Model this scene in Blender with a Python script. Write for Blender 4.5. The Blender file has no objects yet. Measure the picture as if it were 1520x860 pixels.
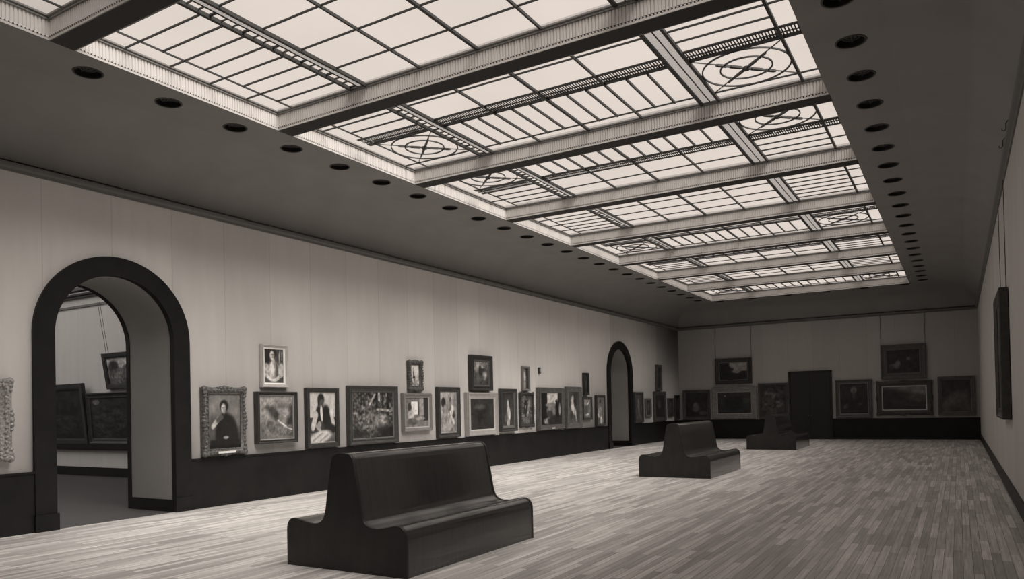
import bpy, bmesh, math, random
import numpy as np
from mathutils import Matrix, Vector

C = bpy.context.scene
COL = C.collection
random.seed(7)
rng = np.random.default_rng(11)

# ------------------------------------------------------------------ camera, world, light levels, exposure
F_PX, PX, PY = 1113.0, 748.0, 592.15
cam = bpy.data.cameras.new('camera')
cam_o = bpy.data.objects.new('camera', cam); COL.objects.link(cam_o)
cam.sensor_width = 36.0; cam.sensor_fit = 'HORIZONTAL'
cam.lens = F_PX / 1520 * 36
cam.shift_x = (760 - PX) / 1520
cam.shift_y = (PY - 430) / 1520
cam.clip_start = 0.05; cam.clip_end = 200
yaw, pitch, roll = 0.5449, 0.0122, -0.0214
fw = Vector((-math.sin(yaw) * math.cos(pitch), math.cos(yaw) * math.cos(pitch), math.sin(pitch)))
rt = Vector((math.cos(yaw), math.sin(yaw), 0)); up = rt.cross(fw)
r2 = rt * math.cos(roll) + up * math.sin(roll); u2 = -rt * math.sin(roll) + up * math.cos(roll)
M = Matrix((r2, u2, -fw)).transposed().to_4x4(); M.translation = Vector((0, 0, 1.6))
cam_o.matrix_world = M
C.camera = cam_o

w = bpy.data.worlds.new('world'); C.world = w; w.use_nodes = True
w.node_tree.nodes['Background'].inputs[0].default_value = (1.0, .885, .80, 1)
w.node_tree.nodes['Background'].inputs[1].default_value = 0.75
C.view_settings.view_transform = 'Standard'; C.view_settings.look = 'None'
C.view_settings.gamma = 1.0; C.view_settings.exposure = 0.0
C.view_settings.use_curve_mapping = False
C.cycles.diffuse_bounces = 6; C.cycles.max_bounces = 8
GLASS = 0.75       # brightness of the daylit ceiling glass
CLEAR = (.16, .34, .38, .36, .32, .26, .19, .12, .09)   # share of daylight each bay of glass passes undiffused, less towards the far end
SIDE_GLOW = 1.5       # brightness of the unseen panels added to light the side rooms
sun = bpy.data.lights.new('sun', 'SUN'); sun.energy = 17.0; sun.angle = math.radians(50); sun.color = (1.0, .93, .87)
sun_o = bpy.data.objects.new('sun', sun); COL.objects.link(sun_o); sun_o.location = (6, 30, 30)
sun_o.rotation_euler = Vector((-.66, .12, -1)).to_track_quat('-Z', 'Y').to_euler()

# ------------------------------------------------------------------ room numbers (metres)
WL, WR, YN, YB = -11.057, 0.70, -0.70, 33.94
ZR, ZC, ZG, ZW = 5.064, 5.922, 6.205, 0.85
SX0, SX1 = -8.819, -1.445
BY0, BP, BB = 4.658, 3.3805, 0.279          # far edge of bay 1, bay pitch, beam width
REVEAL = 1.25

# ------------------------------------------------------------------ materials
def lin(v):
    v = v / 255.0
    return v / 12.92 if v <= 0.04045 else ((v + 0.055) / 1.055) ** 2.4
TINT = (1.03, 1.0, 0.965)
K = 1.75                                    # reflectance that shows as a given grey in this light
def col(v, k=K, tint=TINT):
    a = lin(v) * k
    return tuple(min(0.9, a * t) for t in tint) + (1,)
MATS = {}
def mat(name, v=None, rough=0.6, k=K, spec=0.5, bump=None, noise=None, rgb=None):
    if name in MATS: return MATS[name]
    m = bpy.data.materials.new(name); m.use_nodes = True; MATS[name] = m
    nt = m.node_tree; b = nt.nodes['Principled BSDF']
    c = rgb or col(v, k)
    b.inputs['Base Color'].default_value = c
    b.inputs['Roughness'].default_value = rough
    b.inputs['Specular IOR Level'].default_value = spec
    tc = nt.nodes.new('ShaderNodeTexCoord')
    if noise:
        sc, amt = noise
        n = nt.nodes.new('ShaderNodeTexNoise'); n.inputs['Scale'].default_value = sc; n.inputs['Detail'].default_value = 4
        mr = nt.nodes.new('ShaderNodeMapRange'); mr.inputs[1].default_value = .3; mr.inputs[2].default_value = .7
        mr.inputs[3].default_value = 1 - amt; mr.inputs[4].default_value = 1 + amt
        mx = nt.nodes.new('ShaderNodeMix'); mx.data_type = 'RGBA'; mx.blend_type = 'MULTIPLY'; mx.inputs[0].default_value = 1
        nt.links.new(tc.outputs['Object'], n.inputs['Vector']); nt.links.new(n.outputs['Fac'], mr.inputs[0])
        mx.inputs[6].default_value = c; nt.links.new(mr.outputs[0], mx.inputs[7]); nt.links.new(mx.outputs[2], b.inputs['Base Color'])
    if bump:
        sc, st = bump
        n2 = nt.nodes.new('ShaderNodeTexNoise'); n2.inputs['Scale'].default_value = sc; n2.inputs['Detail'].default_value = 5
        bp = nt.nodes.new('ShaderNodeBump'); bp.inputs['Strength'].default_value = st; bp.inputs['Distance'].default_value = .01
        nt.links.new(tc.outputs['Object'], n2.inputs['Vector']); nt.links.new(n2.outputs['Fac'], bp.inputs['Height'])
        nt.links.new(bp.outputs[0], b.inputs['Normal'])
    return m

def emit_mat(name, rgb, strength, ribs=False, clear=0.0):
    m = bpy.data.materials.new(name); m.use_nodes = True; nt = m.node_tree
    nt.nodes.remove(nt.nodes['Principled BSDF']); out = nt.nodes['Material Output']
    e = nt.nodes.new('ShaderNodeEmission'); e.inputs[1].default_value = strength
    g = nt.nodes.new('ShaderNodeBsdfGlossy'); g.inputs['Roughness'].default_value = .3; g.inputs['Color'].default_value = (.04, .04, .04, 1)
    ad = nt.nodes.new('ShaderNodeAddShader')
    tc = nt.nodes.new('ShaderNodeTexCoord'); n = nt.nodes.new('ShaderNodeTexNoise'); n.inputs['Scale'].default_value = .7; n.inputs['Detail'].default_value = 6
    r = nt.nodes.new('ShaderNodeMapRange'); r.inputs[1].default_value = .3; r.inputs[2].default_value = .7; r.inputs[3].default_value = .93; r.inputs[4].default_value = 1.04
    mx = nt.nodes.new('ShaderNodeMix'); mx.data_type = 'RGBA'; mx.blend_type = 'MULTIPLY'; mx.inputs[0].default_value = 1
    mx.inputs[6].default_value = tuple(rgb) + (1,)
    nt.links.new(tc.outputs['Object'], n.inputs['Vector']); nt.links.new(n.outputs['Fac'], r.inputs[0]); nt.links.new(r.outputs[0], mx.inputs[7])
    src = mx.outputs[2]
    if ribs:
        wv = nt.nodes.new('ShaderNodeTexWave'); wv.bands_direction = 'Y'; wv.inputs['Scale'].default_value = 9
        r2_ = nt.nodes.new('ShaderNodeMapRange'); r2_.inputs[3].default_value = .8; r2_.inputs[4].default_value = 1.1
        m2 = nt.nodes.new('ShaderNodeMix'); m2.data_type = 'RGBA'; m2.blend_type = 'MULTIPLY'; m2.inputs[0].default_value = 1
        nt.links.new(tc.outputs['Object'], wv.inputs['Vector']); nt.links.new(wv.outputs['Fac'], r2_.inputs[0])
        nt.links.new(src, m2.inputs[6]); nt.links.new(r2_.outputs[0], m2.inputs[7]); src = m2.outputs[2]
    nt.links.new(src, e.inputs[0]); nt.links.new(e.outputs[0], ad.inputs[0]); nt.links.new(g.outputs[0], ad.inputs[1])
    sh = ad.outputs[0]
    if clear:
        tr = nt.nodes.new('ShaderNodeBsdfTransparent'); ms = nt.nodes.new('ShaderNodeMixShader'); ms.inputs[0].default_value = clear
        nt.links.new(sh, ms.inputs[1]); nt.links.new(tr.outputs[0], ms.inputs[2]); sh = ms.outputs[0]
    nt.links.new(sh, out.inputs['Surface'])
    return m

def math_node(nt, op, a, b=None, c=None):
    n = nt.nodes.new('ShaderNodeMath'); n.operation = op
    for i, v in enumerate((a, b, c)):
        if v is None: continue
        if isinstance(v, (int, float)): n.inputs[i].default_value = v
        else: nt.links.new(v, n.inputs[i])
    return n.outputs[0]

def wall_mat(name, v, axis, off, k=K, zones=()):
    """canvas wall covering in 1.03 m drops with faint seams; zones = (position, tone factor) for darker cloth and for dimming painted into the tone"""
    m = bpy.data.materials.new(name); m.use_nodes = True; nt = m.node_tree; b = nt.nodes['Principled BSDF']
    b.inputs['Roughness'].default_value = .9; b.inputs['Specular IOR Level'].default_value = .15
    tc = nt.nodes.new('ShaderNodeTexCoord'); sp = nt.nodes.new('ShaderNodeSeparateXYZ'); nt.links.new(tc.outputs['Object'], sp.inputs[0])
    t = math_node(nt, 'DIVIDE', math_node(nt, 'SUBTRACT', sp.outputs[axis], off), 1.03)
    fr = math_node(nt, 'FRACT', t); idn = math_node(nt, 'FLOOR', t)
    seam = math_node(nt, 'LESS_THAN', fr, 0.012)
    wn = nt.nodes.new('ShaderNodeTexWhiteNoise'); wn.noise_dimensions = '1D'; nt.links.new(idn, wn.inputs['W'])
    tone = math_node(nt, 'MULTIPLY_ADD', wn.outputs['Value'], 0.07, 0.965)
    tone = math_node(nt, 'SUBTRACT', tone, math_node(nt, 'MULTIPLY', seam, 0.17))
    mp = nt.nodes.new('ShaderNodeMapping'); mp.inputs['Scale'].default_value = (4, 4, .5)
    nt.links.new(tc.outputs['Object'], mp.inputs[0])
    n = nt.nodes.new('ShaderNodeTexNoise'); n.inputs['Scale'].default_value = 1.5; n.inputs['Detail'].default_value = 8; nt.links.new(mp.outputs[0], n.inputs['Vector'])
    tone = math_node(nt, 'MULTIPLY', tone, math_node(nt, 'MULTIPLY_ADD', n.outputs['Fac'], 0.14, 0.93))
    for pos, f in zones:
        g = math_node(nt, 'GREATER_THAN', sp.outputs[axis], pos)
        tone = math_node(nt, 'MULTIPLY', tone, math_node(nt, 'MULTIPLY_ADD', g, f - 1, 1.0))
    mx = nt.nodes.new('ShaderNodeMix'); mx.data_type = 'RGBA'; mx.blend_type = 'MULTIPLY'; mx.inputs[0].default_value = 1
    mx.inputs[6].default_value = col(v, k); nt.links.new(tone, mx.inputs[7]); nt.links.new(mx.outputs[2], b.inputs['Base Color'])
    return m

def floor_mat():
    m = bpy.data.materials.new('strip_oak_floor'); m.use_nodes = True; nt = m.node_tree; b = nt.nodes['Principled BSDF']
    tc = nt.nodes.new('ShaderNodeTexCoord'); sp = nt.nodes.new('ShaderNodeSeparateXYZ'); cb = nt.nodes.new('ShaderNodeCombineXYZ')
    nt.links.new(tc.outputs['Object'], sp.inputs[0]); nt.links.new(sp.outputs[1], cb.inputs[0]); nt.links.new(sp.outputs[0], cb.inputs[1])
    br = nt.nodes.new('ShaderNodeTexBrick'); nt.links.new(cb.outputs[0], br.inputs['Vector'])
    br.inputs['Scale'].default_value = 1; br.inputs['Brick Width'].default_value = 1.15; br.inputs['Row Height'].default_value = .082
    br.inputs['Mortar Size'].default_value = .0022; br.inputs['Mortar Smooth'].default_value = .1; br.inputs['Bias'].default_value = -.05
    br.offset = .37; br.offset_frequency = 2; br.squash = 1
    br.inputs['Color1'].default_value = FLOOR_A; br.inputs['Color2'].default_value = FLOOR_B
    br.inputs['Mortar'].default_value = tuple(c * .35 for c in FLOOR_B[:3]) + (1,)
    mp = nt.nodes.new('ShaderNodeMapping'); mp.inputs['Scale'].default_value = (16, .55, 1); nt.links.new(tc.outputs['Object'], mp.inputs[0])
    n = nt.nodes.new('ShaderNodeTexNoise'); n.inputs['Scale'].default_value = 2.5; n.inputs['Detail'].default_value = 8; nt.links.new(mp.outputs[0], n.inputs['Vector'])
    n2 = nt.nodes.new('ShaderNodeTexNoise'); n2.inputs['Scale'].default_value = .45; n2.inputs['Detail'].default_value = 3; nt.links.new(tc.outputs['Object'], n2.inputs['Vector'])
    f = math_node(nt, 'MULTIPLY', math_node(nt, 'MULTIPLY_ADD', n.outputs['Fac'], 1.15, .4), math_node(nt, 'MULTIPLY_ADD', n2.outputs['Fac'], .5, .75))
    mx = nt.nodes.new('ShaderNodeMix'); mx.data_type = 'RGBA'; mx.blend_type = 'MULTIPLY'; mx.inputs[0].default_value = 1
    nt.links.new(br.outputs['Color'], mx.inputs[6]); nt.links.new(f, mx.inputs[7]); nt.links.new(mx.outputs[2], b.inputs['Base Color'])
    b.inputs['Specular IOR Level'].default_value = .35
    nt.links.new(math_node(nt, 'MULTIPLY_ADD', n.outputs['Fac'], .2, .38), b.inputs['Roughness'])
    bp = nt.nodes.new('ShaderNodeBump'); bp.inputs['Strength'].default_value = .25; bp.inputs['Distance'].default_value = .003
    nt.links.new(br.outputs['Fac'], bp.inputs['Height']); bp.invert = True; nt.links.new(bp.outputs[0], b.inputs['Normal'])
    return m
FLOOR_A, FLOOR_B = col(172), col(128)

def wood_mat(name, v, k=K, coat=.9):
    m = bpy.data.materials.new(name); m.use_nodes = True; nt = m.node_tree; b = nt.nodes['Principled BSDF']
    tc = nt.nodes.new('ShaderNodeTexCoord'); mp = nt.nodes.new('ShaderNodeMapping'); mp.inputs['Scale'].default_value = (5, 26, 2)
    nt.links.new(tc.outputs['Object'], mp.inputs[0])
    n = nt.nodes.new('ShaderNodeTexNoise'); n.inputs['Scale'].default_value = 1.3; n.inputs['Detail'].default_value = 9; nt.links.new(mp.outputs[0], n.inputs['Vector'])
    mx = nt.nodes.new('ShaderNodeMix'); mx.data_type = 'RGBA'; mx.blend_type = 'MULTIPLY'; mx.inputs[0].default_value = 1
    mx.inputs[6].default_value = col(v, k); nt.links.new(math_node(nt, 'MULTIPLY_ADD', n.outputs['Fac'], 1.4, .3), mx.inputs[7])
    nt.links.new(mx.outputs[2], b.inputs['Base Color'])
    nt.links.new(math_node(nt, 'MULTIPLY_ADD', n.outputs['Fac'], .10, .40), b.inputs['Roughness'])
    b.inputs['Specular IOR Level'].default_value = .3
    b.inputs['Coat Weight'].default_value = coat; b.inputs['Coat IOR'].default_value = 1.65; b.inputs['Coat Roughness'].default_value = .11
    return m

def art_mat():
    m = bpy.data.materials.new('oil_paint'); m.use_nodes = True; nt = m.node_tree; b = nt.nodes['Principled BSDF']
    a = nt.nodes.new('ShaderNodeAttribute'); a.attribute_name = 'paint'
    nt.links.new(a.outputs['Color'], b.inputs['Base Color']); b.inputs['Roughness'].default_value = .55; b.inputs['Specular IOR Level'].default_value = .2
    return m

# ------------------------------------------------------------------ mesh helpers
class MB:
    def __init__(s): s.v, s.f, s.m, s.smooth = [], [], [], False
    def quad(s, a, b, c, d, mi=0):
        n = len(s.v); s.v += [a, b, c, d]; s.f.append((n, n + 1, n + 2, n + 3)); s.m.append(mi)
    def box(s, x0, x1, y0, y1, z0, z1, mi=0):
        if x0 > x1: x0, x1 = x1, x0
        if y0 > y1: y0, y1 = y1, y0
        if z0 > z1: z0, z1 = z1, z0
        n = len(s.v); s.v += [(x0, y0, z0), (x1, y0, z0), (x1, y1, z0), (x0, y1, z0), (x0, y0, z1), (x1, y0, z1), (x1, y1, z1), (x0, y1, z1)]
        for f in ((0, 3, 2, 1), (4, 5, 6, 7), (0, 1, 5, 4), (1, 2, 6, 5), (2, 3, 7, 6), (3, 0, 4, 7)):
            s.f.append(tuple(n + i for i in f)); s.m.append(mi)
    def bar(s, p, q, wd, z0, z1, mi=0):
        """flat bar between two xy points"""
        p = Vector(p[:2]); q = Vector(q[:2]); d = (q - p).normalized(); o = Vector((-d.y, d.x)) * wd / 2
        c = [p - o, q - o, q + o, p + o]; n = len(s.v)
        s.v += [(a.x, a.y, z0) for a in c] + [(a.x, a.y, z1) for a in c]
        for f in ((0, 3, 2, 1), (4, 5, 6, 7), (0, 1, 5, 4), (1, 2, 6, 5), (2, 3, 7, 6), (3, 0, 4, 7)):
            s.f.append(tuple(n + i for i in f)); s.m.append(mi)
    def ring(s, cx, cy, r, wd, z0, z1, N=48, mi=0):
        n = len(s.v)
        for i in range(N):
            a = 2 * math.pi * i / N; ca, sa = math.cos(a), math.sin(a)
            s.v += [(cx + (r - wd / 2) * ca, cy + (r - wd / 2) * sa, z0), (cx + (r + wd / 2) * ca, cy + (r + wd / 2) * sa, z0),
                    (cx + (r + wd / 2) * ca, cy + (r + wd / 2) * sa, z1), (cx + (r - wd / 2) * ca, cy + (r - wd / 2) * sa, z1)]
        for i in range(N):
            a = n + 4 * i; b = n + 4 * ((i + 1) % N)
            for k in range(4):
                s.f.append((a + k, b + k, b + (k + 1) % 4, a + (k + 1) % 4)); s.m.append(mi)
    def grid(s, rows, mi=0, closed=False):
        """rows = list of point lists, equal length"""
        n = len(s.v); L = len(rows[0])
        for r in rows: s.v += list(r)
        for i in range(len(rows) - 1):
            for j in range(L if closed else L - 1):
                s.f.append((n + i * L + j, n + i * L + (j + 1) % L, n + (i + 1) * L + (j + 1) % L, n + (i + 1) * L + j)); s.m.append(mi)
    def poly(s, pts, mi=0):
        n = len(s.v); s.v += list(pts); s.f.append(tuple(range(n, n + len(pts)))); s.m.append(mi)
    def tube(s, pts, r, N=8, mi=0):
        pts = [Vector(p) for p in pts]; rows = []
        for i, p in enumerate(pts):
            d = (pts[min(i + 1, len(pts) - 1)] - pts[max(i - 1, 0)]).normalized()
            a = d.orthogonal().normalized() if i == 0 else (a - d * a.dot(d)).normalized()
            b = d.cross(a)
            rows.append([tuple(p + a * r * math.cos(2 * math.pi * k / N) + b * r * math.sin(2 * math.pi * k / N)) for k in range(N)])
        s.grid(rows, mi, True); s.poly(rows[0][::-1], mi); s.poly(rows[-1], mi)
    def lump(s, c, rx, ry, rz, mi=0, N=8, R=4):
        """rounded lump centred at c"""
        rows = []
        for i in range(R + 1):
            t = math.pi * (0.04 + 0.92 * i / R) - math.pi / 2
            rows.append([(c[0] + rx * math.cos(t) * math.cos(2 * math.pi * k / N), c[1] + ry * math.sin(t), c[2] + rz * math.cos(t) * math.sin(2 * math.pi * k / N)) for k in range(N)])
        s.grid(rows, mi, True); s.poly(rows[0][::-1], mi); s.poly(rows[-1], mi)
    def build(s, name, mats, parent=None, smooth=False, weld=False):
        me = bpy.data.meshes.new(name); me.from_pydata(s.v, [], s.f)
        if not isinstance(mats, (list, tuple)): mats = [mats]
        for m in mats: me.materials.append(m)
        me.polygons.foreach_set('material_index', s.m)
        if weld:
            bm = bmesh.new(); bm.from_mesh(me); bmesh.ops.remove_doubles(bm, verts=bm.verts, dist=1e-5); bmesh.ops.recalc_face_normals(bm, faces=bm.faces); bm.to_mesh(me); bm.free()
        if smooth: me.polygons.foreach_set('use_smooth', [True] * len(me.polygons))
        me.update()
        o = bpy.data.objects.new(name, me); COL.objects.link(o)
        if parent: o.parent = parent
        return o
def tag(o, label=None, cat=None, group=None, kind=None):
    if label: o['label'] = label
    if cat: o['category'] = cat
    if group: o['group'] = group
    if kind: o['kind'] = kind
    return o
def empty(name, loc, rz=0):
    o = bpy.data.objects.new(name, None); COL.objects.link(o); o.location = loc; o.rotation_euler = (0, 0, rz); o.empty_display_size = .2
    return o
def struct(o): o['kind'] = 'structure'; return o
def autosmooth(o, ang=35):
    me = o.data; bm = bmesh.new(); bm.from_mesh(me)
    bmesh.ops.remove_doubles(bm, verts=bm.verts, dist=1e-5); bmesh.ops.recalc_face_normals(bm, faces=bm.faces)
    for f in bm.faces: f.smooth = True
    for e in bm.edges:
        if len(e.link_faces) == 2 and e.calc_face_angle(0) > math.radians(ang): e.smooth = False
    bm.to_mesh(me); bm.free()

# ------------------------------------------------------------------ materials used by the setting
M_wall_l = wall_mat('wall_canvas_left', 168, 1, 8.782 - 1.03 * 12, zones=((25.95, .80), (31.0, .85)))  # darker cloth from the far arch on; dimming near the corner is painted in
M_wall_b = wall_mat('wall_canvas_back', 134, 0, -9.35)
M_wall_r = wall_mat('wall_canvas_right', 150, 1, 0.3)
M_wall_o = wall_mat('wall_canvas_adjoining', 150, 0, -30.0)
M_ceil = mat('ceiling_plaster', 110, .9, spec=.2, noise=(1.5, .05))
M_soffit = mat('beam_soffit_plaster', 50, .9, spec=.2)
M_flute = mat('fluted_plaster', 160, .8, spec=.2)
M_lip = mat('plaster_lip', 158, .8, spec=.2)
M_iron = mat('dark_iron_bars', 34, .6)
M_frame_top = mat('grey_metal_frame', 95, .6)
M_marble = mat('black_marble_dado', 14, .5, spec=.3, noise=(2.5, .35))
M_trimd = mat('black_marble_architrave', 14, .5, spec=.3, noise=(3, .3))
M_rail = mat('dark_picture_rail', 76, .6)
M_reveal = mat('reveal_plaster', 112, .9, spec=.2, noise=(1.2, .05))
M_floor = floor_mat()
M_floor2 = mat('dark_linoleum', 48, .5, noise=(1.5, .12))
M_glass = [emit_mat('daylit_diffusing_glass_%d' % i, (1.0, .885, .80), GLASS * (.72 if i == 0 else 1), clear=c) for i, c in enumerate(CLEAR)]
M_side_glow = emit_mat('added_side_glow', (1.0, .945, .905), SIDE_GLOW)
M_ribglass = emit_mat('ribbed_glass_strip', (1.0, .90, .82), GLASS * .60, True)
M_hole = mat('vent_recess_black', 26, .7)
M_ventrim = mat('vent_rim_dark', 44, .6)

# ------------------------------------------------------------------ floor
b = MB(); b.box(WL, WR, YN, YB, -.1, 0); struct(b.build('floor', M_floor))
b = MB(); b.box(-31, WL, 0.4, 11.6, -.1, -.002); b.box(-19, WL, 22, 33.9, -.1, -.002); struct(b.build('floor_adjoining', M_floor2))

# ------------------------------------------------------------------ left wall with its two arches
ARCH_Y = (6.785, 26.815); R_IN, R_OUT, Z_S = .962, 1.245, 2.80
def arch_pts(yc, r, z_s=Z_S, N=32, z0=0.0):
    p = [(yc - r, z0)]
    p += [(yc - r * math.cos(math.pi * i / N), z_s + r * math.sin(math.pi * i / N)) for i in range(N + 1)]
    return p + [(yc + r, z0)]
ZT = 5.15
b = MB()
edges = [YN] + [e for yc in ARCH_Y for e in (yc - R_IN, yc + R_IN)] + [YB]
for x in (WL, WL - REVEAL):
    for i in range(0, len(edges), 2): b.quad((x, edges[i], 0), (x, edges[i + 1], 0), (x, edges[i + 1], ZT), (x, edges[i], ZT))
    for yc in ARCH_Y:
        p = arch_pts(yc, R_IN)[1:-1]
        for (ya, za), (yb_, zb) in zip(p, p[1:]): b.quad((x, ya, za), (x, yb_, zb), (x, yb_, ZT), (x, ya, ZT))
b.quad((WL, YN, ZT), (WL, YB, ZT), (WL - REVEAL, YB, ZT), (WL - REVEAL, YN, ZT))
for yc in ARCH_Y:
    p = arch_pts(yc, R_IN)
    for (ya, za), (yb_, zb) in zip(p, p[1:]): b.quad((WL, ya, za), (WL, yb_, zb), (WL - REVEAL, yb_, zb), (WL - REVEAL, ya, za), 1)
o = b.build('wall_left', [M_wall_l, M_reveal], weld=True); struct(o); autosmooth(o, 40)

for i, yc in enumerate(ARCH_Y):
    b = MB()
    for x0, x1 in ((WL, WL + .05), (WL - REVEAL, WL - REVEAL - .04)):
        ro = R_OUT if x1 > x0 else R_IN + .13
        pi, po = arch_pts(yc, R_IN - .012), arch_pts(yc, ro)
        pi = pi; n = len(pi)
        for k in range(n - 1):
            (a0, a1), (b0, b1), (c0, c1), (d0, d1) = pi[k], pi[k + 1], po[k + 1], po[k]
            b.quad((x1, a0, a1), (x1, b0, b1), (x1, c0, c1), (x1, d0, d1))
            b.quad((x1, d0, d1), (x1, c0, c1), (x0, c0, c1), (x0, d0, d1))
            xi = x0 - .06 if x1 > x0 else x0 + .06
            b.quad((x1, a0, a1), (x1, b0, b1), (xi, b0, b1), (xi, a0, a1))
            b.quad((xi, a0, a1), (xi, b0, b1), (xi, *arch_pts(yc, R_IN)[k + 1]), (xi, *arch_pts(yc, R_IN)[k]))
    for s in (-1, 1):                                    # plinth blocks
        b.box(WL, WL + .075, yc + s * (R_IN - .03), yc + s * (R_OUT + .012), 0, .24)
    o = b.build('trim_%d' % (i + 1), M_trimd, weld=True); struct(o); autosmooth(o, 40)
    b = MB()                                             # skirting inside the reveal
    for s in (-1, 1): b.box(WL - REVEAL + .02, WL - .02, yc + s * R_IN, yc + s * (R_IN - .02), 0, .2)
    struct(b.build('baseboard_reveal_%d' % (i + 1), M_marble))

b = MB()
ys = [YN] + [e for yc in ARCH_Y for e in (yc - R_OUT, yc + R_OUT)] + [YB]
for i in range(0, len(ys), 2):
    b.box(WL, WL + .03, ys[i], ys[i + 1], 0, ZW - .02); b.box(WL, WL + .045, ys[i], ys[i + 1], ZW - .03, ZW)
struct(b.build('baseboard_left', M_marble))
b = MB(); b.box(WL, WR, YB - .03, YB, 0, ZW - .02); b.box(WL, WR, YB - .045, YB, ZW - .03, ZW); struct(b.build('baseboard_back', M_marble))
b = MB(); b.box(WR - .03, WR, YN, YB, 0, .22); struct(b.build('baseboard_right', M_marble))
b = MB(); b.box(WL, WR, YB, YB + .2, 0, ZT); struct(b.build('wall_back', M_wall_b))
b = MB(); b.box(WR, WR + .2, YN, YB, 0, ZT); struct(b.build('wall_right', M_wall_r))
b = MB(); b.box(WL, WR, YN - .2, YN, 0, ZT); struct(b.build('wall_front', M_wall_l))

# picture rail: stepped moulding round the room
def rect(inset, z): return [(WL + inset, YN + inset, z), (WR - inset, YN + inset, z), (WR - inset, YB - inset, z), (WL + inset, YB - inset, z)]
b = MB(); prof = [(0, ZR - .07), (.02, ZR - .07), (.03, ZR - .035), (.065, ZR - .01), (.075, ZR + .02), (.075, ZR + .045), (.03, ZR + .06), (0, ZR + .06)]
b.grid([rect(*p) for p in prof], 0, True); struct(b.build('trim_3', M_rail))

# ------------------------------------------------------------------ cove and flat ceiling with round openings
CV = 1.30
b = MB(); rows = [rect(0, ZR + .04)]
for i in range(17):
    t = math.pi / 2 * i / 16; rows.append(rect(CV * (1 - math.cos(t)) ** 1.15, ZR + .09 + (ZC - ZR - .09) * math.sin(t) ** .9))
b.grid(rows, 0, True); o = b.build('ceiling_cove', mat('cove_plaster', 112, .9, spec=.2, noise=(1.5, .05))); struct(o); autosmooth(o, 30)

VR = .165
vents = [(-9.243, 5.347 + 1.1195 * i, 'l', i) for i in range(24)] + [(-1.002, 8.7705 + 1.1195 * i, 'r', i) for i in range(21)]
vents += [(x, 31.93, 'e', i) for i, x in enumerate((-8.55, -7.18, -5.79, -4.37, -3.0, -1.63))]
b = MB()
def plain(x0, x1, y0, y1): b.quad((x0, y0, ZC), (x1, y0, ZC), (x1, y1, ZC), (x0, y1, ZC))
def cell(x0, x1, y0, y1, cx, cy, N=32):
    """ceiling rectangle with a round hole"""
    ins, outs = [], []
    for k in range(N):
        a = 2 * math.pi * (k + .5) / N; ca, sa = math.cos(a), math.sin(a)
        ins.append((cx + VR * ca, cy + VR * sa, ZC))
        t = min(((x1 - cx) / ca if ca > 0 else (x0 - cx) / ca), ((y1 - cy) / sa if sa > 0 else (y0 - cy) / sa))
        outs.append([cx + t * ca, cy + t * sa, ZC])
    for (X, Y) in ((x0, y0), (x1, y0), (x1, y1), (x0, y1)):
        k = min(range(N), key=lambda q: math.hypot(outs[q][0] - X, outs[q][1] - Y)); outs[k] = [X, Y, ZC]
    b.grid([[tuple(p) for p in outs], ins], 0, True)
YS0, YS1 = BY0 - BP + BB, BY0 + 8 * BP                 # skylight near and far ends
xi0, xi1, yi0, yi1 = WL + CV, WR - CV, YN + CV, YB - CV
for (x0, x1, tagc) in ((xi0, SX0, 'l'), (SX1, xi1, 'r')):
    ry = [v for v in vents if v[2] == tagc]
    y = yi0
    for i, v in enumerate(ry):
        ya, yb_ = v[1] - .45, v[1] + .45
        if ya > y: plain(x0, x1, y, ya)
        cell(x0, x1, ya, yb_, v[0], v[1]); y = yb_
    plain(x0, x1, y, yi1)
er = [v for v in vents if v[2] == 'e']; x = SX0
for v in er:
    xa, xb = max(v[0] - .5, SX0), min(v[0] + .5, SX1)
    if xa > x: plain(x, xa, YS1, yi1)
    cell(xa, xb, YS1 + .0, yi1, v[0], v[1]); x = xb
if x < SX1: plain(x, SX1, YS1, yi1)
plain(SX0, SX1, yi0, YS0)
struct(b.build('ceiling', M_ceil))

ORD = ['first', 'second', 'third', 'fourth', 'fifth', 'sixth', 'seventh', 'eighth', 'ninth', 'tenth', 'eleventh', 'twelfth', 'thirteenth', 'fourteenth', 'fifteenth', 'sixteenth',
       'seventeenth', 'eighteenth', 'nineteenth', 'twentieth', 'twenty-first', 'twenty-second', 'twenty-third', 'twenty-fourth', 'twenty-fifth']
def make_vent():
    r = empty('ceiling_vent', (0, 0, 0))
    q = MB(); N = 32
    def circ(rr, z): return [(rr * math.cos(2 * math.pi * k / N), rr * math.sin(2 * math.pi * k / N), z) for k in range(N)]
    q.grid([circ(VR - .002, .002), circ(VR - .002, .14), circ(VR * .6, .15)], 0, True); q.poly(circ(VR * .6, .15)); q.build('recess', M_hole, r)
    q = MB(); q.grid([circ(VR + .014, 0), circ(VR + .012, -.008), circ(VR - .008, -.008), circ(VR - .010, .004)], 0, True); q.build('rim', M_ventrim, r)
    q = MB()
    for rr in (.10, .055): q.ring(0, 0, rr, .02, .05, .07, 24)
    q.box(-.15, .15, -.008, .008, .05, .065); q.box(-.008, .008, -.15, .15, .05, .065); q.build('louvre', M_ventrim, r)
    return r
v0 = make_vent()
for n, (x, y, s, i) in enumerate(vents):
    if n == 0: o = v0
    else:
        o = v0.copy(); COL.objects.link(o)
        for ch in v0.children:
            c = ch.copy(); COL.objects.link(c); c.parent = o
    o.location = (x, y, ZC)
    if s == 'l': tag(o, 'round black ceiling vent, %s from the camera in the row left of skylight' % ORD[i], 'vent', 'vents left of the skylight')
    elif s == 'r': tag(o, 'round black ceiling vent, %s from the camera in the row right of skylight' % ORD[i], 'vent', 'vents right of the skylight')
    else: tag(o, 'faint round ceiling vent beyond the far end of skylight, %s from left' % ORD[i], 'vent', 'vents beyond the end of the skylight')

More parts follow.
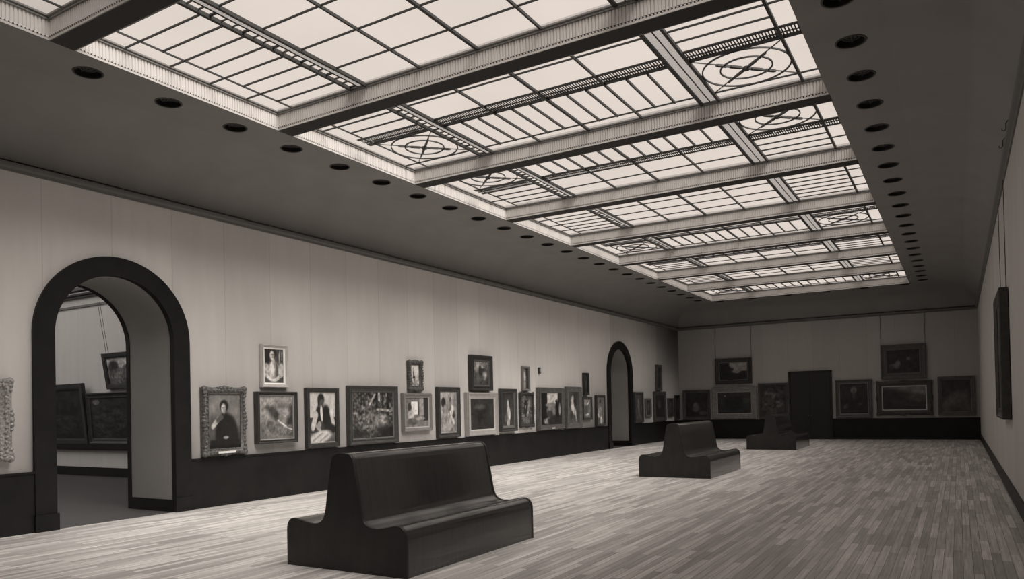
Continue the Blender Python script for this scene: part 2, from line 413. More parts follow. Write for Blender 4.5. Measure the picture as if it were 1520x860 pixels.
# beams between the bays
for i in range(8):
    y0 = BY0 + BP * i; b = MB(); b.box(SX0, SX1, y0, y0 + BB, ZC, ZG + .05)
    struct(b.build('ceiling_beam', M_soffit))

# ------------------------------------------------------------------ laylight bays
BC = BP - BB
XB0, XB1 = -8.48, -1.79                      # side bars
STRIPS = ((-7.305, -7.0), (-3.27, -2.967))
QX = (-6.065, -5.14, -4.215)
ZB = ZG - .001
def lining(bm, x0, x1, y0, y1):
    """fluted walls of one well, facing inwards"""
    P = .042
    zt, zb = ZG - .055, ZC + .05
    for side in range(4):
        if side in (0, 1): L, f = x1 - x0, (lambda t, d, z, Y=(y1 if side == 0 else y0), s=(-1 if side == 0 else 1): (x0 + t, Y + s * d, z))
        else: L, f = y1 - y0, (lambda t, d, z, X=(x1 if side == 2 else x0), s=(-1 if side == 2 else 1): (X + s * d, y0 + t, z))
        n = int(L / P); p = L / n; lo, hi = [], []
        for k in range(n):
            for tt, dd in ((0, .002), (.12, .014), (.72, .014), (.84, .002)):
                lo.append(f((k + tt) * p, dd, zb)); hi.append(f((k + tt) * p, dd, zt))
        lo.append(f(L, .002, zb)); hi.append(f(L, .002, zt)); bm.grid([lo, hi], 0)
        a = .003; e = L
        # bottom lip, dark groove with a row of little teeth
        bm.grid([[f(0, 0, ZC), f(e, 0, ZC)], [f(0, .014, ZC), f(e, .014, ZC)]], 4)
        bm.grid([[f(0, .014, ZC), f(e, .014, ZC)], [f(0, .014, ZC + .026), f(e, .014, ZC + .026)], [f(0, 0, ZC + .03), f(e, 0, ZC + .03)]], 1)
        bm.grid([[f(0, a, ZC + .026), f(e, a, ZC + .026)], [f(0, a, zb), f(e, a, zb)]], 2)
        for k in range(n):
            c = [f(k * p, .012, ZC + .03), f((k + .55) * p, .012, ZC + .03), f((k + .55) * p, .012, zb - .004), f(k * p, .012, zb - .004)]
            bm.quad(*c, 1)
        # top frame under the glass
        bm.grid([[f(0, .002, zt), f(e, .002, zt)], [f(0, .03, zt + .004), f(e, .03, zt + .004)], [f(0, .03, zt + .02), f(e, .03, zt + .02)],
                 [f(0, .022, zt + .022), f(e, .022, zt + .022)], [f(0, .045, ZG - .02), f(e, .045, ZG - .02)], [f(0, .045, ZG), f(e, .045, ZG)]], 3)
def grille(bm, xa, xb, y0, y1, flip=False):
    """cross grille running along x between y0 and y1: dark rails with rows of little slats"""
    H0, H1 = ZG - .014, ZB; Wd = y1 - y0
    s = (lambda t: y1 - t) if flip else (lambda t: y0 + t)
    for a, c in ((0, .05), (.172, .188), (.262, Wd)): bm.box(xa, xb, s(a), s(c), H0, H1)
    n = int((xb - xa) / .038); p = (xb - xa) / n
    for k in range(n):
        x = xa + (k + .5) * p
        bm.box(x - .008, x + .008, s(.05), s(.172), H1 - .006, H1)
        bm.box(x - (.019 if (k // 5) % 4 == 1 else .009), x + .009, s(.188), s(.262), H1 - .006, H1)
def long_strip(bm, pane, x0, x1, y0, y1, frets):
    H0 = ZG - .045
    bm.box(x0, x0 + .045, y0, y1, H0, ZB); bm.box(x1 - .038, x1, y0, y1, H0, ZB)
    xm = (x0 + x1) / 2; bm.box(xm - .007, xm + .007, y0, y1, ZG - .022, ZB)
    n = int((y1 - y0) / .155)
    for k in range(n):
        y = y0 + (k + .5) * (y1 - y0) / n; wd = .03 if k % 3 == 1 else .010
        if frets: bm.box(x0 + .045, xm, y - wd / 2, y + wd / 2, ZG - .02, ZB)
    if frets: x0 = xm - .045
    pane.quad((x0 + .04, y0, ZG - .012), (x1 - .03, y0, ZG - .012), (x1 - .03, y1, ZG - .012), (x0 + .04, y1, ZG - .012))
TYPES = ['D', 'P', 'C', 'D', 'P', 'C', 'D', 'P', 'C']
for bi in range(9):
    yn = BY0 + BP * (bi - 1) + BB; yf = yn + BC; ty = TYPES[bi]
    Y = (lambda d: yf - d) if ty == 'D' else (lambda d: yn + d)
    root = empty('window_%d' % (bi + 1), ((SX0 + SX1) / 2, (yn + yf) / 2, ZC)); struct(root)
    inv = Matrix.Translation(-root.location)
    def ch(bm, name, mats, lab=None):
        o = bm.build(name, mats, root); o.matrix_parent_inverse = inv
        if lab: o['label'] = lab
        return o
    g = MB(); g.quad((SX0, yn, ZG), (SX0, yf, ZG), (SX1, yf, ZG), (SX1, yn, ZG)); ch(g, 'glass', M_glass[bi])
    lb = MB(); lining(lb, SX0, SX1, yn, yf); ch(lb, 'well_lining', [M_flute, M_lip, M_iron, M_frame_top, M_ceil])
    bars = MB(); T0, T1 = ZG - .035, ZG - .022
    def bx(x, a, c, wd): bars.box(x - wd / 2, x + wd / 2, Y(a), Y(c), T0 if wd > .02 else T1, ZB)
    def by(d, xa, xb, wd=.017): bars.box(xa, xb, Y(d) - wd / 2, Y(d) + wd / 2, T1, ZB)
    bx(XB0, 0, BC, .016); bx(XB1, 0, BC, .038)
    pl, pr, pcx = (XB0, STRIPS[0][0]), (STRIPS[1][1], XB1), (STRIPS[0][1], STRIPS[1][0])
    bx(QX[1], 0, BC, .042); bx(QX[0], 0, BC, .026); bx(QX[2], 0, BC, .026)
    if ty == 'P':
        for k in range(1, 10):
            ext = k % 2 == 0
            by(.31 * k, SX0 if ext else pl[0], pl[1]); by(.31 * k, pr[0], SX1 if ext else pr[1])
            if ext: by(.31 * k, *pcx)
    else:
        for k, d in enumerate((.33, .65, .97)):
            by(d, SX0 if k == 1 else pl[0], pl[1]); by(d, pr[0], SX1 if k == 1 else pr[1])
        by(.62, *pcx); by(2.79, SX0, pl[1]); by(2.79, *pcx); by(2.79, pr[0], SX1)
        n0 = 3.735 / 12
        for k in range(1, 12):
            if k in (3, 6, 9): continue
            bx(pcx[0] + n0 * k, 1.6, 2.79, .024)
        gr = MB()
        f = ty == 'D'
        for xa, xb in ((SX0 + .2, STRIPS[0][0]), (STRIPS[0][1], QX[1] - .02), (QX[1] + .02, STRIPS[1][0]), (STRIPS[1][1], SX1 - .02)): grille(gr, xa, xb, min(Y(1.27), Y(1.62)), max(Y(1.27), Y(1.62)), f)
        ch(gr, 'cross_grille', M_iron, 'dark iron cross grille with rows of small slats')
        for sx, (xa, xb) in enumerate(((XB0, STRIPS[0][0]), (STRIPS[1][1], XB1))):
            cx, cy, hx, hy = (xa + xb) / 2, Y(2.205), (xb - xa) / 2, .585
            md = MB(); md.ring(cx, cy, .58, .018, ZG - .02, ZB); md.ring(cx, cy, .34, .018, ZG - .02, ZB)
            for s1 in (-1, 1):
                for s2 in (-1, 1):
                    d = Vector((hx * s1, hy * s2)); L = d.length; d /= L
                    P_ = lambda t: (cx + d.x * t, cy + d.y * t)
                    md.bar(P_(0), P_(L), .010, ZG - .014, ZB)
                    md.bar(P_(0), P_(.46), .024, ZG - .028, ZB)
                    md.bar(P_(.08), P_(.24), .045 if s1 == s2 else .034, ZG - .03, ZB)
                    if s1 == s2: md.bar(P_(.30), P_(.44), .042, ZG - .03, ZB)
            md.ring(cx, cy, .025, .05, ZG - .04, ZB, 16)
            ch(md, 'medallion', M_iron, 'iron medallion of two rings and a diagonal cross')
    ch(bars, 'glazing_bars', M_iron)
    for sx, (xa, xb) in enumerate(STRIPS):
        sb, pn = MB(), MB(); long_strip(sb, pn, xa, xb, yn, yf, sx == 0)
        so = ch(sb, 'long_grille', M_iron)
        po = pn.build('ribbed_pane', M_ribglass, so); po.matrix_parent_inverse = Matrix.Identity(4)

# ------------------------------------------------------------------ back door
b = MB(); x0, x1, zt = -6.23, -4.51, 2.89
b.box(x0, x1, YB - .055, YB, 0, zt)
D1 = mat('dark_door_leaf', 22, .6); o = b.build('door_1', D1); struct(o)
q = MB()
for a, c in ((x0, x0 + .07), (x1 - .07, x1)): q.box(a, c, YB - .09, YB - .05, 0, zt)
q.box(x0, x1, YB - .09, YB - .05, zt - .07, zt); q.build('door_frame', mat('dark_door_frame', 19, .6), o)
for s in (0, 1):
    q = MB(); a = x0 + .08 + s * .785; q.box(a, a + .77, YB - .075, YB - .05, .01, zt - .08)
    for z0, z1 in ((.15, 1.1), (1.25, 2.65)):
        q.box(a + .1, a + .67, YB - .082, YB - .07, z0, z1)
    lf = q.build('door_leaf', D1, o)
    q = MB(); kx = x0 + .08 + (.72 if s == 0 else .83); q.lump((kx, YB - .12, 1.0), .028, .028, .028); q.tube([(kx, YB - .12, 1.0), (kx, YB - .08, 1.0)], .012); q.build('door_handle', mat('dull_brass', 70, .35), lf)

# ------------------------------------------------------------------ adjoining gallery seen through the near arch
YO = 11.6
b = MB(); b.box(-31, WL - REVEAL, YO, YO + .2, 0, 7.0); struct(b.build('wall_adjoining_end', M_wall_o))
b = MB(); b.box(-31.2, -31, .4, YO, 0, 7.0); struct(b.build('wall_adjoining_side', M_wall_o))
b = MB(); b.box(-31, WL - REVEAL, .2, .4, 0, 7.0); struct(b.build('wall_adjoining_near', M_wall_o))
b = MB(); b.box(WL - REVEAL - .02, WL - REVEAL + .5, .4, YO, 5.16, 7.0); struct(b.build('wall_adjoining_upper', M_wall_o))
b = MB(); b.box(-31, WL - REVEAL, YO - .03, YO, 0, .235); struct(b.build('baseboard_adjoining', M_marble))
b = MB(); b.box(-31, WL - REVEAL, YO - .12, YO, .72, .86); b.box(-31, WL - REVEAL, YO - .10, YO, .70, .74); struct(b.build('trim_4', M_marble))
b = MB(); b.box(-31, WL - REVEAL, YO - .04, YO, 4.60, 4.66); struct(b.build('trim_5', M_rail))
b = MB(); b.box(-31, WL - REVEAL, YO - .08, YO, 4.86, 4.92); b.box(-31, WL - REVEAL, YO - .16, YO, 4.92, 5.02)
for k in range(220): b.box(-24 + k * .05, -24 + k * .05 + .025, YO - .19, YO - .16, 4.95, 4.98, 1)
b.box(-31, WL - REVEAL, YO - .24, YO, 5.02, 5.10); struct(b.build('trim_6', [mat('dark_cornice', 60, .6), M_lip]))
b = MB(); b.box(-31, WL - REVEAL, .4, YO, 7.0, 7.2); struct(b.build('ceiling_adjoining', M_ceil))
b = MB(); b.quad((-29, 2, 6.98), (-29, 10.2, 6.98), (-13.5, 10.2, 6.98), (-13.5, 2, 6.98)); struct(b.build('window_10', M_side_glow))  # unseen glowing panel added overhead to light the adjoining gallery
# plain room beyond the far arch
b = MB(); b.box(-19.2, -19, 22, 33.9, 0, 5.2); b.box(-19, WL - REVEAL, 21.8, 22, 0, 5.2); b.box(-19, WL - REVEAL, 33.9, 34.1, 0, 5.2); struct(b.build('wall_far_room', M_wall_o))
b = MB(); b.box(-19, WL - REVEAL, 22, 33.9, 5.2, 5.4); struct(b.build('ceiling_far_room', M_ceil))
b = MB(); b.quad((-17.5, 24, 5.18), (-17.5, 32, 5.18), (-13.8, 32, 5.18), (-13.8, 24, 5.18)); struct(b.build('window_11', M_side_glow))  # unseen glowing panel that lights the room behind the far arch

# ------------------------------------------------------------------ benches
M_bench = wood_mat('dark_veneer', 27, coat=1.0)
M_bench_end = wood_mat('dark_veneer_end', 31, coat=.1)
HALF = [(.80, 0), (.80, .36), (.797, .40), (.785, .435), (.765, .465), (.735, .485), (.70, .493), (.65, .490), (.59, .476), (.52, .462), (.45, .453), (.39, .452),
        (.34, .462), (.30, .482), (.27, .512), (.25, .555), (.235, .62), (.215, .74), (.19, .88), (.165, 1.01), (.152, 1.08), (.14, 1.125), (.115, 1.158), (.08, 1.175), (.04, 1.18), (0, 1.181)]
def bench(loc, length, label):
    root = empty('gallery_bench', loc); tag(root, label, 'bench', 'double-sided benches down the gallery')
    ins = .006
    for s in (-1, 1):
        q = MB(); pr = [(max(0, u - (ins if 0 < u else 0)), max(0, z - (ins if z > 0 else 0))) for u, z in HALF]
        q.grid([[(s * u, y, z) for u, z in pr] for y in np.linspace(.03, length - .03, 5)])
        o = q.build('seat_shell', M_bench, root); autosmooth(o, 60)
    for y0, y1 in ((0, .035), (length - .035, length)):
        q = MB()
        full = [(u, z) for u, z in HALF] + [(-u, z) for u, z in HALF[::-1][1:]]
        e = .012
        rows = [[(u * .995, y0 if y0 == 0 else y0, z * .998) for u, z in full], [(u, y0 + .004, z) for u, z in full], [(u, y1 - .004, z) for u, z in full], [(u * .995, y1, z * .998) for u, z in full]]
        q.grid(rows)
        for r, yy in ((rows[0], y0), (rows[3], y1)):
            q.poly(r)
        o = q.build('end_panel', M_bench_end, root); autosmooth(o, 30)
    return root
bench((-5.292, 5.575, 0), 2.47, 'dark glossy double-sided wooden bench nearest the camera, seat curving into tall back')
bench((-5.335, 15.86, 0), 2.58, 'dark double-sided wooden bench in mid gallery, between the nearest and farthest benches')
bench((-5.42, 26.15, 0), 2.60, 'dark double-sided wooden bench farthest away, in front of the dark rear door')

# ------------------------------------------------------------------ pictures
M_art = art_mat()
def vnoise(nx, ny, sx, sy):
    g = rng.random((max(2, int(sy)) + 2, max(2, int(sx)) + 2)); y = np.linspace(0, g.shape[0] - 1.001, ny); x = np.linspace(0, g.shape[1] - 1.001, nx)
    yi, xi = y.astype(int), x.astype(int); fy, fx = (y - yi)[:, None], (x - xi)[None, :]
    fy = fy * fy * (3 - 2 * fy); fx = fx * fx * (3 - 2 * fx)
    return (g[yi][:, xi] * (1 - fy) * (1 - fx) + g[yi + 1][:, xi] * fy * (1 - fx) + g[yi][:, xi + 1] * (1 - fy) * fx + g[yi + 1][:, xi + 1] * fy * fx)
def paint(nx, ny, bot, top, shapes, noise, nsc):
    u, v = np.meshgrid(np.linspace(0, 1, nx), np.linspace(0, 1, ny)); A = bot + (top - bot) * v
    for s in shapes:
        k = s[0]
        if k == 'e':
            _, cx, cy, rx, ry, val = s[:6]; rot = math.radians(s[6]) if len(s) > 6 else 0; sf = s[7] if len(s) > 7 else .18
            du, dv = u - cx, v - cy; a = du * math.cos(rot) + dv * math.sin(rot); c = -du * math.sin(rot) + dv * math.cos(rot)
            d = np.sqrt((a / rx) ** 2 + (c / ry) ** 2); m = np.clip((1 + sf - d) / (2 * sf), 0, 1)
        elif k == 'r':
            _, x0, y0, x1, y1, val = s[:6]; sf = .012
            m = np.clip((u - x0) / sf + .5, 0, 1) * np.clip((x1 - u) / sf + .5, 0, 1) * np.clip((v - y0) / sf + .5, 0, 1) * np.clip((y1 - v) / sf + .5, 0, 1)
        elif k == 'l':
            _, x0, y0, x1, y1, r, val = s[:7]; dx, dy = x1 - x0, y1 - y0
            t = np.clip(((u - x0) * dx + (v - y0) * dy) / (dx * dx + dy * dy), 0, 1); d = np.hypot(u - x0 - t * dx, v - y0 - t * dy) / r; m = np.clip((1.2 - d) / .4, 0, 1)
        elif k == 'n':                                  # mottling inside an ellipse
            _, cx, cy, rx, ry, lo, hi = s[:7]
            d = np.sqrt(((u - cx) / rx) ** 2 + ((v - cy) / ry) ** 2); m = np.clip((1.1 - d) / .2, 0, 1) * .8; val = lo + (hi - lo) * vnoise(nx, ny, nx / 3, ny / 3)
        A = A * (1 - m) + val * m
    A = A * (1 + noise * (vnoise(nx, ny, nsc, nsc) - .5) + noise * .8 * (vnoise(nx, ny, nsc * 2.7, nsc * 2.2) - .5) + noise * .5 * (vnoise(nx, ny, nx / 1.5, ny / 1.5) - .5))
    return np.clip(A, 4, 235)
def canvas(parent, x0, x1, z0, z1, y, art, kk=K):
    bot, top, shapes, noise, nsc = art
    cell_ = .014 if parent.location.y < 20 else .03
    nx = int(min(90, max(16, (x1 - x0) / cell_))); ny = int(min(110, max(16, (z1 - z0) / cell_)))
    A = paint(nx, ny, bot, top, shapes, noise, nsc)
    X, Z = np.meshgrid(np.linspace(x0, x1, nx), np.linspace(z0, z1, ny))
    co = np.stack([X, np.full_like(X, y), Z], -1).reshape(-1, 3)
    i = np.arange(nx * ny).reshape(ny, nx); f = np.stack([i[:-1, :-1], i[:-1, 1:], i[1:, 1:], i[1:, :-1]], -1).reshape(-1, 4)
    me = bpy.data.meshes.new('canvas'); me.from_pydata(co.tolist(), [], f.tolist()); me.materials.append(M_art)
    s = A.reshape(-1) / 255.0; L = np.where(s <= .04045, s / 12.92, ((s + .055) / 1.055) ** 2.4) * kk
    ca = me.color_attributes.new('paint', 'FLOAT_COLOR', 'POINT')
    ca.data.foreach_set('color', np.clip(np.stack([L * TINT[0], L * TINT[1], L * TINT[2], np.ones_like(L)], -1), 0, .85).reshape(-1).astype(np.float32))
    o = bpy.data.objects.new('canvas', me); COL.objects.link(o); o.parent = parent
    return o
def ringrect(W, H, a, y): return [(-W / 2 + a, y, a), (W / 2 - a, y, a), (W / 2 - a, y, H - a), (-W / 2 + a, y, H - a)]
def picture(wall, u0, u1, z0, z1, style, fwid, fval, art, label, t=.09, liner=None, plate=False, cords=None, tilt=0, group=None, kk=K, name='framed_painting', rough=.5):
    W, H = u1 - u0, z1 - z0; uc = (u0 + u1) / 2; g = .012
    if wall == 'l': root = empty(name, (WL + g, uc, z0), math.pi / 2)
    elif wall == 'b': root = empty(name, (uc, YB - g, z0), 0)
    elif wall == 'r': root = empty(name, (WR - g, uc, z0), -math.pi / 2)
    else: root = empty(name, (uc, YO - g, z0), 0)
    if z0 < .87 and wall in 'lb':                        # bottom edge in front of the dado
        root.location += Vector((.036, 0, 0)) if wall == 'l' else Vector((0, -.036, 0)); t -= .03
    if tilt:
        root.rotation_mode = 'XYZ'; root.rotation_euler = (math.radians(tilt), 0, root.rotation_euler.z)
    kf = K * 1.6 if wall == 'b' else K
    fm = mat('frame_%d_%s' % (fval, wall), fval, rough, k=kf, bump=(60, .4), noise=(9 if style != 'ornate' else 38, (.25 if fval < 90 else .08) if style != 'ornate' else .6))
    q = MB(); f = fwid
    if style == 'plain': pr = [(0, 0), (0, -t), (.012, -t - .008), (f * .75, -t), (f * .8, -t + .012), (f, -t + .018), (f, -t + .04)]
    elif style == 'scoop': pr = [(0, 0), (0, -t), (.01, -t - .012), (f * .22, -t - .012), (f * .3, -t + .004), (f * .5, -t + .022), (f * .72, -t + .03), (f * .78, -t + .018), (f * .9, -t + .018), (f, -t + .03), (f, -t + .05)]
    elif style == 'flat': pr = [(0, 0), (0, -t), (f, -t), (f, -t + .03)]
    elif style == 'step': pr = [(0, 0), (0, -t * .7), (f * .12, -t * .7), (f * .14, -t), (f * .34, -t), (f * .38, -t + .012), (f * .62, -t + .012), (f * .66, -t + .024), (f * .9, -t + .024), (f, -t + .034), (f, -t + .05)]
    else: pr = [(0, 0), (0, -t * .55), (f * .1, -t * .8), (f * .3, -t - .005), (f * .5, -t - .01), (f * .72, -t + .012), (f * .82, -t + .02), (f * .86, -t + .01), (f, -t + .02), (f, -t + .045)]
    q.grid([ringrect(W, H, a, y) for a, y in pr], 0, True)
    if style == 'ornate':
        def along(n, L, fn):
            for k in range(n): fn(-L / 2 + (k + .5) * L / n, k)
        nx, nz = int(W / .075), int(H / .075)
        for s in (0, 1):
            zz = f * .5 if s == 0 else H - f * .5
            along(nx, W - f, lambda x, k: q.lump((x, -t - .004, zz + random.uniform(-.012, .012)), .026, .016, .02 + random.random() * .012))
            xx = (-1 if s == 0 else 1) * (W / 2 - f * .5)
            along(nz, H - f, lambda z, k: q.lump((xx + random.uniform(-.012, .012), -t - .004, z + H / 2), .02 + random.random() * .012, .016, .026))
        for sx in (-1, 1):
            for zz in (0, H):
                for dx, dz, r in ((0, 0, .06), (-.06, 0, .045), (0, .06, .045), (-.12, .0, .034), (0, .12, .034)):
                    q.lump((sx * (W / 2 - .03 + dx), -t * .75, zz + (.03 + dz if zz == 0 else -.03 - dz)), r, .045, r)
            for dz, r in ((0, .05), (-.07, .04), (.07, .04), (.13, .026), (-.13, .026)): q.lump((sx * (W / 2 - .018), -t * .75, H / 2 + dz), r, .045, r * 1.1)
        for zz in (.018, H - .018):
            for dx, r in ((0, .055), (-.08, .042), (.08, .042), (.15, .028), (-.15, .028)): q.lump((dx, -t * .75, zz), r * 1.1, .045, r)
    fo = q.build('frame', fm, root)
    if style == 'ornate': autosmooth(fo, 50)
    a = f; yc = -t + .045
    if liner:
        lw, lv = liner; q = MB(); y = pr[-2][1]
        q.grid([ringrect(W, H, a - .002, y + .004), ringrect(W, H, a + .004, y - .002), ringrect(W, H, a + lw * .8, y + .008), ringrect(W, H, a + lw, y + .02), ringrect(W, H, a + lw, y + .035)], 0, True)
        lo = q.build('liner', mat('liner_%d_%s' % (lv, wall), lv, .5, k=kf), root); lo['label'] = 'paler inner slip of the frame'; a += lw; yc = y + .03
    canvas(root, -W / 2 + a - .004, W / 2 - a + .004, a - .004, H - a + .004, yc - .004, art, kk)
    q = MB(); q.box(-W / 2 + .01, W / 2 - .01, -.01, 0, .01, H - .01); q.build('backing', mat('backing_board', 60, .8), root)
    if plate:
        q = MB(); q.box(-plate / 2, plate / 2, -t - .022, -t - .008, f * .25, f * .25 + .035); p_ = q.build('name_plate', mat('pale_brass_plate', 175, .4), root)
    if cords:
        for cx in cords:
            q = MB(); q.tube([(cx * W, -.012, H - .02), (cx * W, -.012, ZR - .07 - z0 if wall != 'o' else 4.6 - z0)], .006, 6); q.build('hanging_cord', mat('dark_cord', 45, .8), root)
    tag(root, label, 'painting', group)
    return root
GL = 'paintings hung along the left wall'; GB = 'paintings hung on the rear wall'; GF = 'paintings on the left wall beyond the far arch'

# ---- left wall, from the camera towards the far arch
picture('l', 4.20, 5.24, 1.03, 2.13, 'ornate', .16, 108, (60, 80, [('e', .5, .5, .3, .4, 40)], .3, 6),
        'ornate silvery frame cut off by the left edge of photo, beside the near arch', t=.1, group=GL)
picture('l', 8.23, 9.12, .885, 2.06, 'ornate', .115, 66, (40, 92, [('e', .3, .8, .4, .14, 100, 20, .6), ('e', .85, .62, .2, .2, 96, 0, .8), ('e', .15, .35, .2, .2, 60, 0, .6), ('e', .57, .24, .36, .40, 27, 0, .1), ('r', .06, 0, .97, .16, 25), ('e', .49, .775, .135, .115, 27, 0, .15), ('e', .49, .63, .07, .09, 30), ('e', .47, .735, .068, .085, 158, 0, .25), ('e', .50, .70, .04, .06, 110, 0, .5), ('e', .45, .75, .022, .01, 70), ('e', .50, .75, .02, .01, 70), ('l', .14, .41, .30, .53, .05, 135), ('l', .28, .52, .42, .57, .045, 62), ('e', .17, .42, .05, .03, 155), ('e', .54, .20, .08, .025, 118), ('r', 0, 0, 1, .06, 20)], .2, 6),
        'portrait of person in black raising a bare arm, ornate gilt frame beside near arch', t=.11, plate=.36, group=GL)
picture('l', 9.52, 10.15, 2.075, 2.88, 'step', .058, 150, (66, 62, [('r', 0, .3, .3, 1, 34), ('r', .7, .35, 1, 1, 58), ('l', .78, .6, .82, .95, .03, 125), ('l', .9, .7, .93, .95, .02, 110), ('e', .45, .88, .2, .13, 36), ('e', .5, .34, .36, .30, 112, 0, .15), ('e', .13, .42, .13, .17, 140, 20), ('e', .87, .42, .14, .19, 142, -20), ('e', .4, .38, .13, .24, 170), ('e', .65, .34, .06, .25, 74), ('e', .46, .66, .08, .1, 140), ('e', .41, .82, .105, .125, 182, 0, .2), ('e', .48, .80, .05, .1, 120), ('e', .38, .84, .03, .012, 70), ('e', .46, .84, .025, .012, 60), ('e', .42, .745, .03, .012, 90), ('l', .06, .24, .42, .08, .055, 156), ('l', .95, .26, .55, .08, .055, 150), ('e', .46, .09, .15, .04, 178), ('r', 0, 0, 1, .025, 60)], .28, 9),
        'small portrait of a person with folded arms, wide pale frame, hung high near arch', t=.09, liner=(.03, 190), group=GL)
picture('l', 9.37, 10.33, 1.03, 1.995, 'scoop', .065, 42, (84, 116, [('e', .5, .85, .5, .18, 126, 0, .6), ('e', .3, .70, .16, .08, 60, 0, .5), ('e', .42, .62, .12, .14, 55, 0, .4), ('e', .48, .54, .07, .13, 44, 0, .4), ('e', .62, .78, .14, .12, 92, 0, .6), ('e', .95, .42, .15, .36, 44, 0, .4), ('e', .12, .6, .12, .1, 120, 0, .6), ('n', .25, .28, .3, .14, 60, 96), ('n', .75, .22, .3, .12, 70, 110), ('l', .55, .42, .85, .24, .018, 165), ('l', .72, .28, .98, .2, .014, 150), ('e', .78, .6, .12, .1, 130, 0, .6), ('r', 0, 0, 1, .04, 85)], .35, 11),
        'nearly square landscape of ruins and trees in a dark frame, below the pale framed portrait', t=.12, liner=(.02, 110), group=GL)
picture('l', 10.61, 11.50, .885, 2.08, 'plain', .085, 34, (60, 150, [('r', 0, .5, 1, 1, 150), ('r', 0, .2, 1, .5, 46), ('e', .45, .86, .13, .11, 30), ('e', .37, .80, .05, .09, 32), ('e', .48, .79, .08, .07, 66), ('e', .48, .71, .06, .07, 60), ('e', .36, .56, .12, .18, 30, -8), ('e', .64, .53, .17, .22, 28, 10), ('e', .47, .58, .045, .16, 168, 6), ('l', .26, .55, .14, .32, .075, 150), ('l', .84, .60, .93, .36, .06, 158), ('e', .34, .30, .12, .05, 120, -30), ('e', .38, .36, .07, .07, 110), ('e', .78, .28, .22, .1, 30), ('e', .42, .12, .42, .12, 152, 8), ('l', .15, .06, .5, .2, .02, 118), ('l', .4, .04, .7, .16, .02, 118), ('r', 0, 0, 1, .022, 140)], .16, 9),
        'seated figure in dark vest and headscarf over white sleeves, dark plain frame', t=.09, group=GL)
picture('l', 11.79, 13.38, .875, 2.14, 'scoop', .115, 46, (52, 60, [('n', .4, .5, .9, .9, 12, 100), ('r', .56, .45, .62, 1, 26), ('r', .72, .3, .77, 1, 30), ('r', .86, .3, .9, 1, 24), ('r', .2, .55, .23, 1, 26), ('e', .5, .35, .18, .22, 88, 20, .6), ('l', .4, .7, .55, .95, .02, 130), ('e', .75, .38, .14, .12, 105, 0, .5),
        ('l', .6, .62, .95, .58, .025, 115), ('e', .65, .9, .03, .1, 140), ('e', .9, .1, .35, .16, 30, 0, .4), ('e', .1, .1, .3, .12, 34, 0, .4), ('n', .3, .45, .25, .3, 22, 120)], .55, 14),
        'large dark woodland scene in a dark frame, the largest picture above the nearest bench', t=.11, liner=(.02, 80), group=GL)
picture('l', 13.61, 14.70, 1.09, 1.99, 'step', .085, 98, (90, 88, [('r', 0, 0, 1, .2, 95), ('r', .26, .42, .54, .86, 185), ('r', .38, .42, .395, .86, 120), ('r', .55, .4, .6, .85, 55), ('r', .8, .2, 1, 1, 40), ('r', .62, .4, .8, 1, 118), ('e', .2, .66, .08, .16, 45), ('e', .25, .4, .13, .18, 135), ('e', .3, .18, .2, .12, 70), ('e', .65, .28, .2, .06, 120)], .25, 8),
        'interior with a bright window and a seated figure, grey stepped frame under the spire picture', t=.10, liner=(.02, 140), group=GL)
picture('l', 13.85, 14.38, 2.065, 2.76, 'ornate', .10, 60, (120, 170, [('r', 0, 0, .06, 1, 60), ('r', .88, 0, 1, 1, 70), ('l', .33, .4, .36, .86, .035, 30), ('e', .38, .38, .13, .12, 30), ('e', .35, .55, .06, .2, 32), ('n', .5, .18, .5, .2, 70, 190), ('e', .7, .7, .2, .2, 180, 0, .6)], .2, 6),
        'small picture of a dark church spire against a light sky, high on the left wall', t=.08, group=GL)
picture('l', 14.95, 15.90, .885, 2.15, 'scoop', .115, 40, (90, 128, [('e', .2, .74, .13, .12, 34), ('n', .35, .35, .3, .35, 80, 140), ('l', .58, .55, .62, .85, .018, 45), ('e', .6, .8, .05, .06, 60), ('l', .62, .5, .8, .25, .05, 160), ('e', .8, .45, .1, .1, 45), ('e', .72, .58, .08, .14, 165), ('r', .85, .45, 1, 1, 105), ('e', .45, .15, .25, .1, 125), ('r', 0, 0, 1, .03, 120)], .3, 9),
        'dark-haired figure in pale patterned robe, tall dark frame left of the pale stepped frame', t=.10, group=GL)
picture('l', 16.43, 17.45, 2.07, 3.02, 'scoop', .12, 32, (50, 80, [('e', .4, .78, .32, .18, 125, 0, .5), ('e', .45, .66, .1, .16, 45), ('e', .52, .5, .16, .2, 42), ('e', .75, .42, .15, .18, 120, 0, .5), ('e', .35, .3, .3, .1, 70, 0, .6), ('e', .7, .65, .15, .07, 50)], .4, 8),
        'dark framed group of figures outdoors, highest and largest of the upper pictures on left wall', t=.13, liner=(.04, 60), group=GL)
picture('l', 16.22, 17.72, .87, 2.03, 'step', .14, 125, (38, 44, [('e', .5, .5, .25, .3, 28, 0, .5), ('e', .42, .72, .2, .08, 60, 0, .5), ('e', .65, .3, .2, .2, 34)], .3, 7),
        'very dark picture in a wide pale stepped frame, under the upper group of figures', t=.13, liner=(.03, 150), group=GL)
picture('l', 17.92, 18.80, .93, 2.14, 'scoop', .10, 46, (52, 44, [('e', .52, .62, .07, .18, 150, 4), ('e', .55, .38, .16, .22, 165, 4), ('e', .52, .14, .12, .15, 140), ('e', .45, .3, .06, .15, 110), ('e', .3, .25, .12, .1, 75), ('r', 0, 0, 1, .04, 90)], .25, 7),
        'tall dark picture of one pale standing nude figure, right of the pale stepped frame', t=.10, liner=(.02, 80), group=GL)
